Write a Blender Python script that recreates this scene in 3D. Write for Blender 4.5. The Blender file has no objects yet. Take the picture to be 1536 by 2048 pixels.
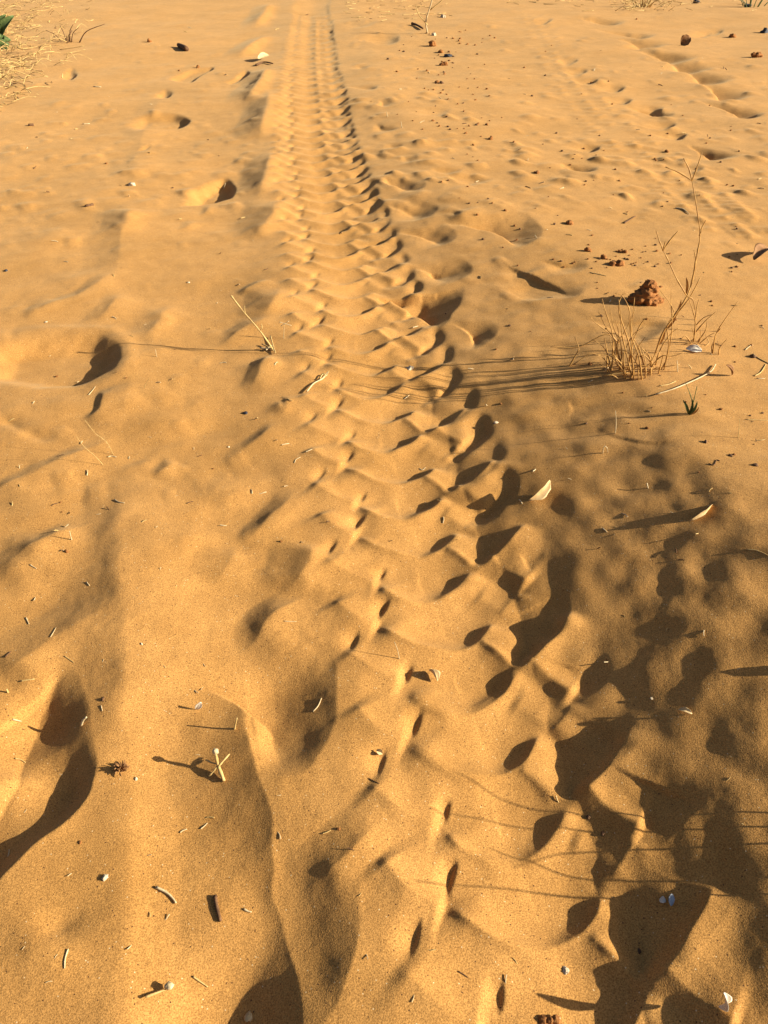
import bpy, bmesh, math, random
import numpy as np
from mathutils import Vector, Matrix, noise as mnoise

R = math.radians
random.seed(7)
rng = np.random.default_rng(11)
scene = bpy.context.scene
COL = scene.collection

# ------------------------------------------------------------------ camera
PITCH = R(39.0); FPX = 1538.0; H = 1.0            # metres above the sand
cam_d = bpy.data.cameras.new("camera"); cam = bpy.data.objects.new("camera", cam_d); COL.objects.link(cam)
cam.location = (0, 0, H); cam.rotation_euler = (R(90) - PITCH, 0, 0)
cam_d.sensor_fit = 'VERTICAL'; cam_d.sensor_width = 27; cam_d.sensor_height = 36; cam_d.lens = FPX / 2048 * 36
cam_d.clip_start = 0.01; cam_d.clip_end = 2000
scene.camera = cam
CP, SP = math.cos(PITCH), math.sin(PITCH)

def ray(x, y):
    a = (x - 768) / FPX; b = (1024 - y) / FPX
    return np.array([a, CP + b * SP, -SP + b * CP])
def flat(x, y, z=0.0):
    d = ray(x, y); t = (z - H) / d[2]
    return np.array([d[0] * t, d[1] * t])
BASE = None
def lift(x, y):
    if BASE is None: return flat(x, y)
    z = 0.0
    for _ in range(5):
        p = flat(x, y, z); z = sample(BASE, p[0], p[1])
    return p
def FP(pts): return np.array([lift(*p[:2]) for p in pts])
def sample(A, x, y):
    r = np.interp(y, D, np.arange(len(D))); r0 = int(min(max(r, 0), len(D) - 2)); fr = r - r0
    def rowv(i):
        c = np.interp(x / SC[i], U, np.arange(len(U))); c0 = int(min(c, len(U) - 2)); f = c - c0
        return A[i, c0] * (1 - f) + A[i, c0 + 1] * f
    return float(rowv(r0) * (1 - fr) + rowv(r0 + 1) * fr)
def ground_y(py): return flat(768, py)[1]

# ------------------------------------------------------------------ the grid of the ground sheet
ys = np.concatenate([np.linspace(2330, 700, 900), np.linspace(699, -90, 620)])
D = np.array([ground_y(y) for y in ys])
Dfar = D[-1] * np.power(1.12, np.arange(1, 26)); Dfar = np.concatenate([Dfar, [500, 1200]])
Dnear = np.concatenate([[-60, -12, -4, -2, -1, -.5, -.2, 0], np.linspace(.02, D[0] - .004, 40)])
D = np.concatenate([Dnear, D, Dfar])
core = np.linspace(-.60, .66, 980)
out = np.array([.03, .08, .15, .25, .4, .7, 1.2, 2.5, 6, 20, 80])
core = np.concatenate([np.linspace(-1.1, -.603, 110), core, np.linspace(.664, 1.5, 170)])
U = np.concatenate([(-1.1 - out)[::-1], core, 1.5 + out])
SC = np.sqrt(D * D * CP * CP + 1.0 * 1.0) * 1.0 if False else (np.abs(D) * CP + H * SP)
X = U[None, :] * SC[:, None]; Y = np.repeat(D[:, None], len(U), 1)
Z = np.zeros_like(X)

# ------------------------------------------------------------------ noise
def vnoise(x, y, seed):
    xi = np.floor(x).astype(np.int64); yi = np.floor(y).astype(np.int64)
    fx = x - xi; fy = y - yi
    ux = fx * fx * fx * (fx * (fx * 6 - 15) + 10); uy = fy * fy * fy * (fy * (fy * 6 - 15) + 10)
    def g(ix, iy, dx, dy):
        h = (ix * 374761393 + iy * 668265263 + seed * 1442695041) & 0x7fffffff
        h = ((h ^ (h >> 13)) * 1274126177) & 0x7fffffff
        a = ((h ^ (h >> 16)) & 1023) / 1023.0 * 6.2831853
        return np.cos(a) * dx + np.sin(a) * dy
    n00 = g(xi, yi, fx, fy); n10 = g(xi + 1, yi, fx - 1, fy)
    n01 = g(xi, yi + 1, fx, fy - 1); n11 = g(xi + 1, yi + 1, fx - 1, fy - 1)
    return ((n00 * (1 - ux) + n10 * ux) * (1 - uy) + (n01 * (1 - ux) + n11 * ux) * uy) * 1.4
def fbm(x, y, seed, o=3):
    s = 0; a = 1
    for i in range(o):
        s = s + a * vnoise(x * 2 ** i, y * 2 ** i, seed + i * 7); a *= .5
    return s
def sst(a, b, x):
    t = np.clip((x - a) / (b - a), 0, 1); return t * t * (3 - 2 * t)

NEARMASK = (np.abs(Y) < 14) & (np.abs(X) < 14)
# warp of the brushes: ragged, never ruler straight
WX = 0.007 * fbm(X * 12, Y * 12, 3, 2); WY = 0.007 * fbm(X * 12, Y * 12, 57, 2)


def window(pts, m):
    y0, y1 = pts[:, 1].min() - m, pts[:, 1].max() + m
    r0, r1 = np.searchsorted(D, y0), np.searchsorted(D, y1)
    if r1 <= r0: return None
    x0, x1 = pts[:, 0].min() - m, pts[:, 0].max() + m
    s0, s1 = SC[r0], SC[min(r1, len(SC) - 1)]
    u0 = min(x0 / s0, x0 / s1); u1 = max(x1 / s0, x1 / s1)
    c0, c1 = np.searchsorted(U, u0), np.searchsorted(U, u1)
    if c1 <= c0: return None
    return slice(r0, r1), slice(c0, c1)

def pdist(x, y, pts, chord=False):
    """signed distance (right of travel +) and arc parameter 0..1"""
    seg = np.diff(pts, axis=0); L = np.hypot(seg[:, 0], seg[:, 1]); cum = np.concatenate([[0], np.cumsum(L)]); T = cum[-1]
    best = np.full(x.shape, 1e9); sg = np.ones(x.shape); par = np.zeros(x.shape)
    for i in range(len(seg)):
        if L[i] < 1e-9: continue
        dx, dy = seg[i] / L[i]; rx = x - pts[i, 0]; ry = y - pts[i, 1]
        a = np.clip(rx * dx + ry * dy, 0, L[i])
        d = np.hypot(rx - a * dx, ry - a * dy)
        s = np.where(rx * dy - ry * dx >= 0, 1.0, -1.0)
        b = d < best
        best = np.where(b, d, best); sg = np.where(b, s, sg); par = np.where(b, (cum[i] + a) / T, par)
    ch = pts[-1] - pts[0]; c2 = ch @ ch
    if chord and math.sqrt(c2) > .8 * T: par = np.clip(((x - pts[0, 0]) * ch[0] + (y - pts[0, 1]) * ch[1]) / c2, 0, 1)   # a steady fade, also far inside a bend
    return best * sg, par

def smooth_poly(pts, n=6):
    if len(pts) < 3: return pts
    P = np.vstack([2 * pts[0] - pts[1], pts, 2 * pts[-1] - pts[-2]]); o = []
    for i in range(1, len(P) - 2):
        for k in range(n):
            t = k / n
            o.append(.5 * ((2 * P[i]) + (P[i + 1] - P[i - 1]) * t + (2 * P[i - 1] - 5 * P[i] + 4 * P[i + 1] - P[i + 2]) * t * t + (3 * P[i] - P[i - 1] - 3 * P[i + 1] + P[i + 2]) * t ** 3))
    o.append(P[-2]); return np.array(o)

def ridge(pts, A, wl, wr, t0=.25, t1=.25, gl=2.0, gr=2.0, px=True):
    """ridge (A>0) or furrow (A<0) along a polyline; wl/wr half widths left/right of travel (m); t0/t1 taper share"""
    p = FP(pts) if px else np.asarray(pts, float)
    p = smooth_poly(p)
    wl0, wl1 = wl if isinstance(wl, tuple) else (wl, wl)
    w = window(p, (2.6 if gl != 'lin' and gl >= 1.8 and gr >= 1.8 else 5.5) * max(wl0, wl1, wr) + .01)
    if w is None: return
    d, q = pdist(XW[w], YW[w], p, gl == 'lin')
    wl = wl0 + (wl1 - wl0) * sst(.35, .8, q)
    a = np.where(d >= 0, np.exp(-np.power(np.abs(d) / wr, gr)), np.exp(-np.power(np.abs(d) / wl, 2.0 if gl == 'lin' else gl)))
    if gl == 'lin': a = np.where(d >= 0, a, np.power(np.clip(1 - np.abs(d) / (1.7 * wl), 0, 1), 1.25))
    tp = np.ones_like(q)
    if t0 > 0: tp = tp * sst(0, t0, q)
    if t1 > 0: tp = tp * sst(0, t1, 1 - q)
    # ends without taper still fade with distance through a
    Z[w] += A * a * tp

def blob(x, y, A, rx, ry, rot=0.0, g=2.0, px=True):
    c = lift(x, y) if px else np.array([x, y])
    w = window(c[None, :], 2.6 * max(rx, ry))
    if w is None: return
    dx = XW[w] - c[0]; dy = YW[w] - c[1]; ca, sa = math.cos(R(rot)), math.sin(R(rot))
    a = (dx * ca + dy * sa) / rx; b = (-dx * sa + dy * ca) / ry
    Z[w] += A * np.exp(-np.power(np.hypot(a, b), g))

def bowl(pts, depth, wall_l, wall_r, floor_tilt=0.0):
    """a pressed-in area inside a closed outline: steep wall on the outline"""
    p = smooth_poly(FP(pts + [pts[0]]), 5)
    w = window(p, .05)
    if w is None: return
    x, y = XW[w], YW[w]
    d, q = pdist(x, y, p); d = np.abs(d)
    ins = np.zeros(x.shape, bool)
    for i in range(len(p) - 1):
        (xa, ya), (xb, yb) = p[i], p[i + 1]
        if ya == yb: continue
        c = ((ya > y) != (yb > y)) & (x < (xb - xa) * (y - ya) / (yb - ya) + xa)
        ins ^= c
    x0, x1 = p[:, 0].min(), p[:, 0].max()
    k = np.clip((x - x0) / (x1 - x0), 0, 1)
    wall = wall_l + (wall_r - wall_l) * k
    dd = np.where(ins, d, 0)
    Z[w] -= depth * sst(0, 1, dd / wall)

# ------------------------------------------------------------------ the tyre track: a curve through the lug marks
A_PIX = [(600, 14), (596, 37), (590, 73), (584, 119), (580, 173), (579, 208), (579, 262), (581, 324), (598, 428), (615, 516), (635, 631), (649, 706), (667, 795), (690, 912), (718, 1055), (762, 1230), (817, 1455), (893, 1770), (1010, 2230)]
ap = FP(A_PIX)
tdir = (ap[-1] - ap[-2]); tdir /= np.hypot(*tdir)
ap = np.vstack([ap, ap[-1] + tdir * .5])
fdir = np.array([-.01, 1.0]); ap = np.vstack([ap[0] + fdir * 6, ap[0] + fdir * 2, ap])
sp = smooth_poly(ap, 24)
seg = np.hypot(*np.diff(sp, axis=0).T); cs = np.concatenate([[0], np.cumsum(seg)])
PITCHL = .2405
i0 = np.argmin(np.hypot(*(sp - flat(718, 1055)).T)); S0 = cs[i0]       # lug mark number 0
tan = np.gradient(sp, axis=0); tan /= np.hypot(*tan.T)[:, None]
# travel runs towards the viewer: the photo's right is the left of travel
def st2xy(s, t):
    """s in lug pitches towards the viewer, t metres to the photo's right"""
    L = S0 + np.asarray(s, float) * PITCHL
    px = np.interp(L, cs, sp[:, 0]); py = np.interp(L, cs, sp[:, 1])
    tx = np.interp(L, cs, tan[:, 0]); ty = np.interp(L, cs, tan[:, 1])
    return np.stack([px - ty * np.asarray(t), py + tx * np.asarray(t)], -1)
def xy2st(p):
    i = np.argmin(np.hypot(sp[:, 0] - p[0], sp[:, 1] - p[1])); best = None
    for j in (i - 1, i):
        a, b = sp[j], sp[j + 1]; v = b - a; L = np.hypot(*v); v = v / L
        k = np.clip(np.dot(p - a, v), 0, L); q = a + v * k; dd = np.hypot(*(p - q))
        if best is None or dd < best[0]:
            best = (dd, (cs[j] + k - S0) / PITCHL, (p - q)[0] * -v[1] + (p - q)[1] * v[0])
    return best[1], best[2]
# track coordinates of every grid point (t>0 = right), far points included coarsely
Lgrid = np.interp(-Y, -sp[:, 1], cs)
for _ in range(2):
    px = np.interp(Lgrid, cs, sp[:, 0]); py = np.interp(Lgrid, cs, sp[:, 1])
    tx = np.interp(Lgrid, cs, tan[:, 0]); ty = np.interp(Lgrid, cs, tan[:, 1])
    Lgrid = Lgrid + (X - px) * tx + (Y - py) * ty
px = np.interp(Lgrid, cs, sp[:, 0]); py = np.interp(Lgrid, cs, sp[:, 1])
tx = np.interp(Lgrid, cs, tan[:, 0]); ty = np.interp(Lgrid, cs, tan[:, 1])
T = -(X - px) * ty + (Y - py) * tx
SG = (Lgrid - S0) / PITCHL
INTR = sst(-.13, -.08, T) * sst(.37, .32, T); XW = X + WX * (1 - .5 * INTR); YW = Y + WY * (1 - .5 * INTR)
T = T + .016 * fbm(X * 7, Y * 7, 91, 2) + .012 * vnoise(X * 18, Y * 18, 92)
NF = sst(5.5, 3.0, Y) if False else 1 - sst(2.2, 4.5, Y)             # 1 near, 0 far

# base relief --------------------------------------------------------------
edge_t = np.interp(Y, [-.2, .4, .9, 1.15, 1.3, 1.5, 1.7, 2.0, 2.6, 3.2, 5], [1.15, 1.0, .76, .69, .65, .74, .72, .86, .86, .62, .60])
bank_h = np.interp(Y, [-.2, .4, .9, 1.4, 2.0, 2.8, 4.0, 8.0], [.27, .25, .162, .112, .082, .060, .040, .025])
st_t = np.interp(Y, [.25, .9], [.18, .24])
k = np.clip((T - st_t) / (edge_t - st_t), 0, 1)
k = np.clip((T - st_t) / (edge_t - st_t), 0, 1.14); k = np.where(k < .86, k, .86 + .14 * (1 - (1 - (k - .86) / .28) ** 2))   # rounded top edge
Z += bank_h * k
Z += .008 * sst(.285, .335, T) * np.exp(-np.maximum(T - .335, 0) / .25) * sst(1.8, 3.2, Y)
# trough pressed by the tyre
tr = .013 * np.exp(-np.where(T > -.085, ((T + .085) / .075) ** 2, np.power(np.abs(T + .085) / .13, 2))) - (.011 + .005 * sst(1.5, .8, Y)) * np.exp(-((T - .14) / .10) ** 2)
Z += tr * np.interp(Y, [0, 1.5, 4, 9], [1.0, 1.0, 1.1, 1.0])
# broad unevenness
Z += NEARMASK * (.008 * vnoise(X * 2.2 + 4, Y * 2.2, 5) + .0022 * vnoise(X * 6, Y * 6, 8) * (1 - .75 * sst(-.2, -.1, T) * sst(1.0, .7, T) * sst(3, 1.6, Y)))
Z += NEARMASK * .03 * vnoise(X * .5, Y * .5, 15) * sst(2, 6, Y)

BASE = Z.copy()
def scoop(pts, slope, wl, back=1.6, rim=.12, t0=.3, t1=.35, px=True, chord=False, lin=False):
    """a hollow whose steep wall hangs under the polyline, on the left of travel; gentle return"""
    p = FP(pts) if px else np.asarray(pts, float)
    p = smooth_poly(p)
    w = window(p, wl * (1 + 2.4 * back))
    if w is None: return
    d, q = pdist(XW[w], YW[w], p, chord)
    u = np.abs(d) / wl
    if lin: slope = slope * 1.22
    g = np.where(u < 1, u * (1.25 - .25 * u ** 3) if lin else u * (1.5 - .5 * u * u), np.exp(-((u - 1) / back) ** 2))
    a = np.where(d < 0, -g, rim * (np.exp(-(d / wl) ** 2) - 0 ))
    a = np.where(d < 0, a + rim * np.exp(-(u / .35) ** 2), a)
    Z[w] += slope * wl * .67 * a * sst(0, t0, q) * sst(0, t1, 1 - q)
def crest(pts, slope, wl, wr, t0=.3, t1=.35, gl='lin', gr=1.7, px=True):
    ridge(pts, (slope if slope < .4 else .4 + (slope - .4) * .5) * wl * 1.05, wl, wr, t0, t1, gl, gr, px)
# lug pattern, traced on one pitch and repeated ---------------------------------
TPL = []
def tpl(kind, pts, **kw): TPL.append((kind, [xy2st(flat(*p)) for p in pts], kw))
tpl('slot', [(709, 1078), (722, 1056), (736, 1034)], A=-.009, wl=.015, wr=.005)
tpl('slot', [(656, 1127), (667, 1106), (679, 1082)], A=-.006, wl=.016, wr=.004)
tpl('slot', [(758, 1167), (765, 1150), (773, 1131)], A=-.006, wl=.014, wr=.004)
tpl('scale', [(706, 1074), (734, 1091), (772, 1107), (803, 1114), (836, 1115), (862, 1109), (886, 1097), (906, 1080), (920, 1062)], A=.0150, wl=(.036, .011), wr=.036)
tpl('scale', [(752, 1166), (787, 1195), (819, 1206), (852, 1209), (878, 1202), (906, 1186), (928, 1167), (950, 1142)], A=.0155, wl=(.036, .012), wr=.038)
tpl('scale', [(636, 1036), (662, 1060), (690, 1073), (716, 1080)], A=.0095, wl=(.03, .03), wr=.026)
tpl('scale', [(646, 1126), (690, 1150), (725, 1163), (758, 1170)], A=.0095, wl=(.03, .03), wr=.026)
tpl('scale', [(884, 1094), (920, 1117), (948, 1138), (970, 1136), (1012, 1106), (1052, 1066)], A=.0130, wl=(.03, .013), wr=.028)
tpl('scale', [(962, 1120), (1000, 1148), (1030, 1168), (1054, 1180)], A=.0115, wl=(.03, .03), wr=.024)
tpl('wedge', [(930, 1059), (950, 1045), (971, 1027)], A=.006, wl=.009, wr=.025)
tpl('wedge', [(846, 1116), (868, 1108), (890, 1095), (908, 1079), (922, 1062)], A=.0040, wl=.008, wr=.030)
tpl('wedge', [(856, 1209), (880, 1202), (908, 1185), (930, 1166), (952, 1141)], A=.0045, wl=.008, wr=.032)
tpl('slot', [(886, 1099), (900, 1088), (916, 1070)], A=-.0025, wl=.014, wr=.005)
tpl('slot', [(906, 1188), (926, 1170), (944, 1150)], A=-.0035, wl=.016, wr=.005)
tpl('line', [(716, 1081), (734, 1091), (772, 1107), (803, 1114), (836, 1115)], A=.0030, wl=.008, wr=.007)
tpl('line', [(762, 1178), (787, 1195), (819, 1206), (852, 1209)], A=.0030, wl=.008, wr=.007)
tpl('line', [(890, 1099), (920, 1117), (948, 1137)], A=.0030, wl=.008, wr=.007)
tpl('arc', [(945, 1190), (990, 1212), (1020, 1240)], A=.005, wl=.030, wr=.018)
for kk in range(-34, 6):
    for kind, st, kw in TPL:
        st = np.array(st) + [kk, 0]
        ymid = st2xy(st[:1, 0], st[:1, 1])[0, 1]
        if ymid > 10.5: continue
        jit = rng.normal(0, 1, 4)
        st = st + [.012 * jit[0], .003 * jit[1]]
        f = (1 + .08 * jit[2]) * np.interp(ymid, [0, .5, 1.6, 3, 9], [1.0, 1.0, .80, .90, 1.1])
        if kind == 'slot' and st[0, 1] > .06: f *= np.interp(ymid, [.4, .95, 1.3], [.1, .2, 1])
        if kind == 'wedge' and st[0, 1] > .06: f *= np.interp(ymid, [.4, .95, 1.2], [.7, .8, 1])
        if kind == 'scale': f *= np.interp(ymid, [.4, 1.0, 1.3], [.8, .95, 1.05])
        kw2 = dict(kw); kw2['A'] = kw['A'] * f
        tp = {'slot': (.5, .45), 'arc': (.2, .55), 'wedge': (.3, .2), 'scale': (.18, .13), 'line': (.15, .3)}[kind]
        ridge(st2xy(st[:, 0], st[:, 1]), t0=tp[0], t1=tp[1], px=False, gl=1.25 if kind in ('wedge', 'scale') else 2, gr=1.25 if kind in ('arc', 'scale') else 2, **kw2)
# deep presses along the right shoulder, further off
ETPL = [xy2st(flat(*p)) for p in [(1044, 1334), (1080, 1306), (1124, 1271), (1142, 1232), (1128, 1188), (1104, 1166)]]
for kk in range(-66, -2):
    st = np.array(ETPL) + [kk * .5, 0]
    ymid = st2xy(st[:1, 0], st[:1, 1])[0, 1]
    if ymid > 10.5: continue
    jit = rng.normal(0, 1, 4)
    st = st + [.03 * jit[0], .006 * jit[1] + .0]
    sc = np.interp(ymid, [1.0, 1.6, 3, 9], [1, .9, .85, .9])
    ridge(st2xy(st[:, 0], st[:, 1] - .012 * sc), -.0095 * sc * (1 + .15 * jit[2]), .034 * sc, .016, t0=.25, t1=.2, px=False)
for pts, sl, wl in [([(1044, 1334), (1080, 1306), (1124, 1271), (1143, 1232), (1132, 1190), (1104, 1166)], .50, .045),
               ([(1040, 1152), (1066, 1146), (1086, 1122), (1084, 1096)], .45, .030),
               ([(1150, 1416), (1172, 1398), (1212, 1366), (1223, 1330), (1205, 1295)], .48, .045),
               ([(1155, 1612), (1197, 1552), (1243, 1522), (1272, 1490), (1288, 1462)], .55, .050),
               ([(1300, 1712), (1332, 1682), (1380, 1640), (1410, 1610), (1412, 1565)], .55, .055),
               ([(1312, 1990), (1357, 1937), (1424, 1870), (1467, 1805), (1470, 1770)], .34, .040),
               ([(1200, 2100), (1260, 2048), (1300, 1995), (1305, 1960)], .12, .025)]:
    scoop(pts, sl * .36, wl, back=.8, t0=.3, t1=.3)

# hand traced relief ------------------------------------------------------------
# crests (near to far); the dark side is on the left
for pts, sl, wl, wr, t0, t1 in [
    # long crest of an old wheel track on the left
    ([(245, 880), (262, 760), (300, 690), (322, 640)], .12, .07, .10, .3, .4),
    ([(232, 570), (240, 500), (255, 410), (262, 395)], .16, .07, .12, .3, .3),
    ([(262, 395), (280, 300), (300, 240), (330, 185)], .14, .07, .12, .3, .3),
    # second crest
    # bowls and lobes thrown out to the left of the tyre
    ([(600, 1785), (650, 1748), (700, 1702), (742, 1664), (785, 1637)], .36, .028, .04, .35, .4),
    ([(484, 1318), (512, 1292), (534, 1254), (572, 1222), (628, 1186)], .62, .030, .07, .4, .5),
    ([(470, 1106), (502, 1084), (546, 1040), (590, 990), (606, 972)], .58, .024, .06, .4, .5),
    ([(462, 920), (510, 886), (545, 855), (560, 838)], .55, .02, .06, .45, .45),
    ([(560, 1192), (595, 1170), (618, 1130), (628, 1082)], .28, .05, .04, .3, .3),
    ([(430, 1190), (460, 1130), (480, 1095)], .25, .04, .07, .4, .4),
    ([(556, 800), (572, 818), (578, 790)], .3, .02, .02, .3, .3),
    ([(490, 785), (512, 765), (522, 738), (560, 705)], .55, .022, .05, .3, .4),
    ([(476, 590), (510, 572), (545, 560)], .6, .018, .06, .3, .4),
    ([(430, 700), (470, 672), (520, 645), (560, 628)], .32, .03, .06, .4, .4),
    ([(500, 640), (535, 625), (552, 600), (560, 575)], .25, .06, .04, .4, .4),
    ([(480, 486), (515, 470), (545, 435), (552, 400)], .24, .08, .05, .3, .3),
    ([(500, 402), (520, 385), (535, 340), (540, 300)], .28, .07, .05, .3, .3),
    ([(510, 290), (522, 262), (535, 215), (538, 180)], .28, .09, .06, .3, .3),
    ([(478, 220), (505, 190), (525, 160), (532, 135)], .32, .09, .06, .3, .3),
    ([(470, 120), (510, 90), (540, 70)], .34, .09, .08, .3, .3),
    ([(500, 60), (525, 35), (540, 5)], .34, .10, .08, .3, .3),
    # diagonal creases of the far left
    ([(-30, 990), (60, 955), (140, 915), (200, 890), (240, 866)], .38, .022, .09, .2, .4),
    ([(-20, 1152), (60, 1105), (140, 1070), (210, 1040)], .32, .026, .09, .2, .4),
    ([(-10, 1360), (60, 1320), (130, 1280), (190, 1240), (230, 1200)], .22, .055, .08, .2, .4),
    ([(300, 960), (330, 945), (360, 925)], .35, .02, .04, .4, .3),
    ([(40, 655), (70, 625), (110, 608), (160, 592), (205, 565), (242, 540)], .34, .028, .07, .3, .3),
    ([(180, 655), (215, 625), (245, 585)], .28, .03, .06, .4, .3),
    ([(270, 690), (310, 660), (330, 625), (350, 610)], .25, .045, .05, .4, .4),
    ([(210, 480), (250, 465), (262, 420)], .2, .06, .05, .4, .3),
    ([(350, 465), (375, 455), (390, 440)], .25, .02, .03, .4, .4),
    ([(400, 435), (412, 425), (425, 408)], .4, .015, .04, .4, .4),
]:
    crest(pts, sl, wl, wr, t0, t1)
# lobes to the right of the tyre
for pts, sl, wl, wr, t0, t1 in [
    ([(770, 392), (820, 386), (852, 374), (838, 345)], .26, .16, .10, .3, .4),
    ([(770, 446), (840, 440), (878, 420), (860, 390)], .26, .16, .10, .3, .4),
    ([(830, 500), (890, 492), (914, 472), (880, 440)], .26, .16, .10, .3, .4),
    ([(850, 578), (905, 566), (945, 540), (915, 508)], .27, .16, .10, .3, .4),
    ([(845, 662), (890, 650), (928, 590), (918, 570)], .33, .13, .10, .3, .4),
    ([(900, 690), (950, 700), (995, 670), (985, 635)], .26, .14, .08, .3, .4),
    ([(990, 500), (1050, 494), (1084, 468), (1070, 440), (1036, 415)], .27, .16, .12, .3, .4),
    ([(1080, 555), (1150, 548), (1178, 530), (1160, 510)], .22, .09, .10, .3, .4),
    ([(1010, 612), (1100, 600), (1160, 590), (1180, 560)], .22, .10, .10, .3, .4),
    ([(1060, 850), (1130, 866), (1200, 850), (1240, 815), (1244, 780)], .05, .09, .10, .3, .3),
    ([(1180, 940), (1290, 930), (1345, 905), (1368, 885), (1350, 862)], .07, .07, .08, .3, .3),
    ([(1320, 1010), (1355, 950), (1370, 890)], .06, .08, .08, .4, .3),
    ([(1262, 694), (1305, 680), (1334, 655), (1332, 635)], .26, .06, .06, .3, .3),
    ([(795, 332), (835, 322), (828, 305)], .30, .07, .06, .3, .4),
    ([(765, 300), (800, 296), (815, 285)], .28, .07, .08, .3, .4),
    ([(735, 265), (785, 262), (805, 250)], .25, .10, .08, .3, .4),
    ([(742, 212), (770, 214), (800, 203)], .25, .10, .08, .3, .4),
    ([(725, 182), (752, 178), (760, 168)], .25, .10, .08, .3, .4),
    ([(690, 136), (730, 138), (745, 128)], .25, .10, .08, .3, .4),
    ([(760, 92), (796, 84), (800, 66)], .34, .12, .08, .3, .4),
    ([(690, 60), (740, 52), (760, 40)], .2, .12, .08, .3, .4),
    ([(880, 235), (896, 225), (905, 215)], .22, .06, .05, .3, .4),
    ([(905, 352), (922, 345), (924, 335)], .26, .06, .05, .3, .4),
    ([(940, 374), (975, 365), (992, 355)], .24, .07, .06, .3, .4),
]:
    scoop(pts, sl * .95, wl * 1.05, t0=t0, t1=t1)
scoop([(520, 1580), (600, 1550), (642, 1508), (670, 1450), (674, 1380), (664, 1285)], .25, .10, lin=True, back=.8, t0=.12, t1=.3)
scoop([(520, 2330), (600, 2160), (660, 2035), (697, 1960), (716, 1880), (720, 1790), (732, 1720), (752, 1680)], .25, .10, lin=True, back=.6, t0=.1, t1=.38, chord=True)
ridge([(272, 2120), (262, 1960), (269, 1820), (264, 1680), (268, 1560), (256, 1430), (262, 1300), (250, 1150), (250, 1020), (228, 890)], .027, .066, .15, t0=0, t1=.35, gl=1.7, gr=2)
scoop([(660, 2330), (625, 2100), (588, 1950), (560, 1820), (548, 1720), (535, 1600), (500, 1480), (490, 1390), (484, 1300)], .35, .125, lin=True, chord=True, back=.9, rim=.04, t0=.1, t1=.3)
# footprints
bowl([(-60, 770), (-40, 696), (60, 672), (150, 668), (215, 672), (245, 700), (240, 735), (202, 756), (148, 774), (60, 780)], .032, .13, .06)
ridge([(-20, 684), (60, 664), (150, 660), (225, 664), (255, 700), (246, 745), (190, 775), (120, 790)], .007, .03, .03, t0=.2, t1=.3)
bowl([(352, 415), (375, 385), (420, 362), (455, 357), (473, 372), (468, 393), (445, 402), (400, 412)], .034, .12, .035)
bowl([(245, 255), (265, 235), (320, 228), (362, 230), (382, 242), (362, 256), (315, 262), (270, 264)], .030, .16, .035)
bowl([(330, 160), (370, 142), (415, 135), (430, 136), (405, 150), (380, 165)], .02, .10, .03)
bowl([(440, 165), (465, 158), (472, 150), (492, 140), (500, 148), (470, 168)], .016, .08, .03)
bowl([(-160, 1760), (-120, 1500), (0, 1390), (70, 1350), (140, 1340), (170, 1400), (186, 1490), (182, 1560), (155, 1614), (105, 1664), (45, 1716), (-40, 1790)], .040, .22, .09)
scoop([(-60, 1850), (0, 1768), (50, 1714), (110, 1664), (160, 1614), (188, 1560), (191, 1490), (178, 1420)], .62, .048, back=1.2, t0=.2, t1=.45)
scoop([(186, 1470), (176, 1400), (150, 1345), (110, 1325)], .22, .07, back=1.0, t0=.3, t1=.4)
blob(20, 1620, .018, .07, .06); blob(10, 1560, .010, .05, .03)
bowl([(115, 155), (130, 140), (150, 135), (157, 150), (140, 160)], .02, .10, .03)
bowl([(300, 195), (325, 180), (346, 182), (342, 194), (315, 198)], .018, .10, .03)
bowl([(262, 312), (285, 298), (304, 292), (300, 302), (275, 310)], .016, .09, .03)
# heel pad left of the big print
ridge([(-10, 830), (30, 850), (75, 870), (120, 880)], -.006, .02, .02)
ridge([(160, 845), (200, 830), (208, 805), (198, 782)], .009, .012, .06, .3, .3)
blob(130, 815, .006, .08, .05)
for x, y, a, r in [(450, 990, .008, .06), (360, 1100, .008, .08), (330, 850, .008, .08),
                   (80, 1030, .008, .08), (100, 1200, -.006, .07), (90, 1900, .008, .05), (120, 1850, -.008, .03), (420, 860, -.006, .06), (160, 560, .008, .09), (100, 480, .008, .1)]:
    blob(x, y, a, r, r * .8)
# faint second track at the upper right
for i in range(60):
    y0 = 30 + i * 7.5
    x0 = np.interp(y0, [20, 130, 225, 345, 450, 520], [1060, 1120, 1190, 1340, 1470, 1560])
    for dx, a in ((0, .005), (-45, .004), (45, .004)):
        g = .4 + y0 / 500
        if random.random() < .75:
            ridge([(x0 + dx * g - 8, y0 + 4), (x0 + dx * g + 8, y0 - 3)], a * random.uniform(.5, 1.3), .02, .03)
            ridge([(x0 + dx * g - 30 * g, y0 - 2), (x0 + dx * g + 10 * g, y0 + 3)], .003, .02, .02)
for pts in [[(1190, 50), (1235, 50), (1256, 40)], [(1250, 76), (1290, 78), (1317, 68)], [(1255, 94), (1310, 96), (1347, 86)],
            [(1315, 124), (1370, 124), (1404, 112)], [(1320, 142), (1390, 146), (1440, 135)], [(1355, 164), (1430, 170), (1484, 156)],
            [(1385, 196), (1460, 204), (1524, 188)], [(1450, 236), (1510, 238), (1550, 225)], [(1390, 320), (1450, 322), (1492, 308)],
            [(1120, 345), (1190, 345), (1200, 330)], [(1300, 235), (1340, 235), (1352, 222)]]:
    scoop(pts, .32, .22)
for x, y in [(1098, 44), (1150, 125), (1170, 145), (1190, 165), (1245, 180), (1258, 205), (1320, 222), (1345, 255), (1368, 275), (1196, 300), (1290, 95), (1418, 70), (1440, 66)]:
    scoop([(x - 14, y + 7), (x + 2, y), (x + 10, y - 9)], .5, .05)
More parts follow.
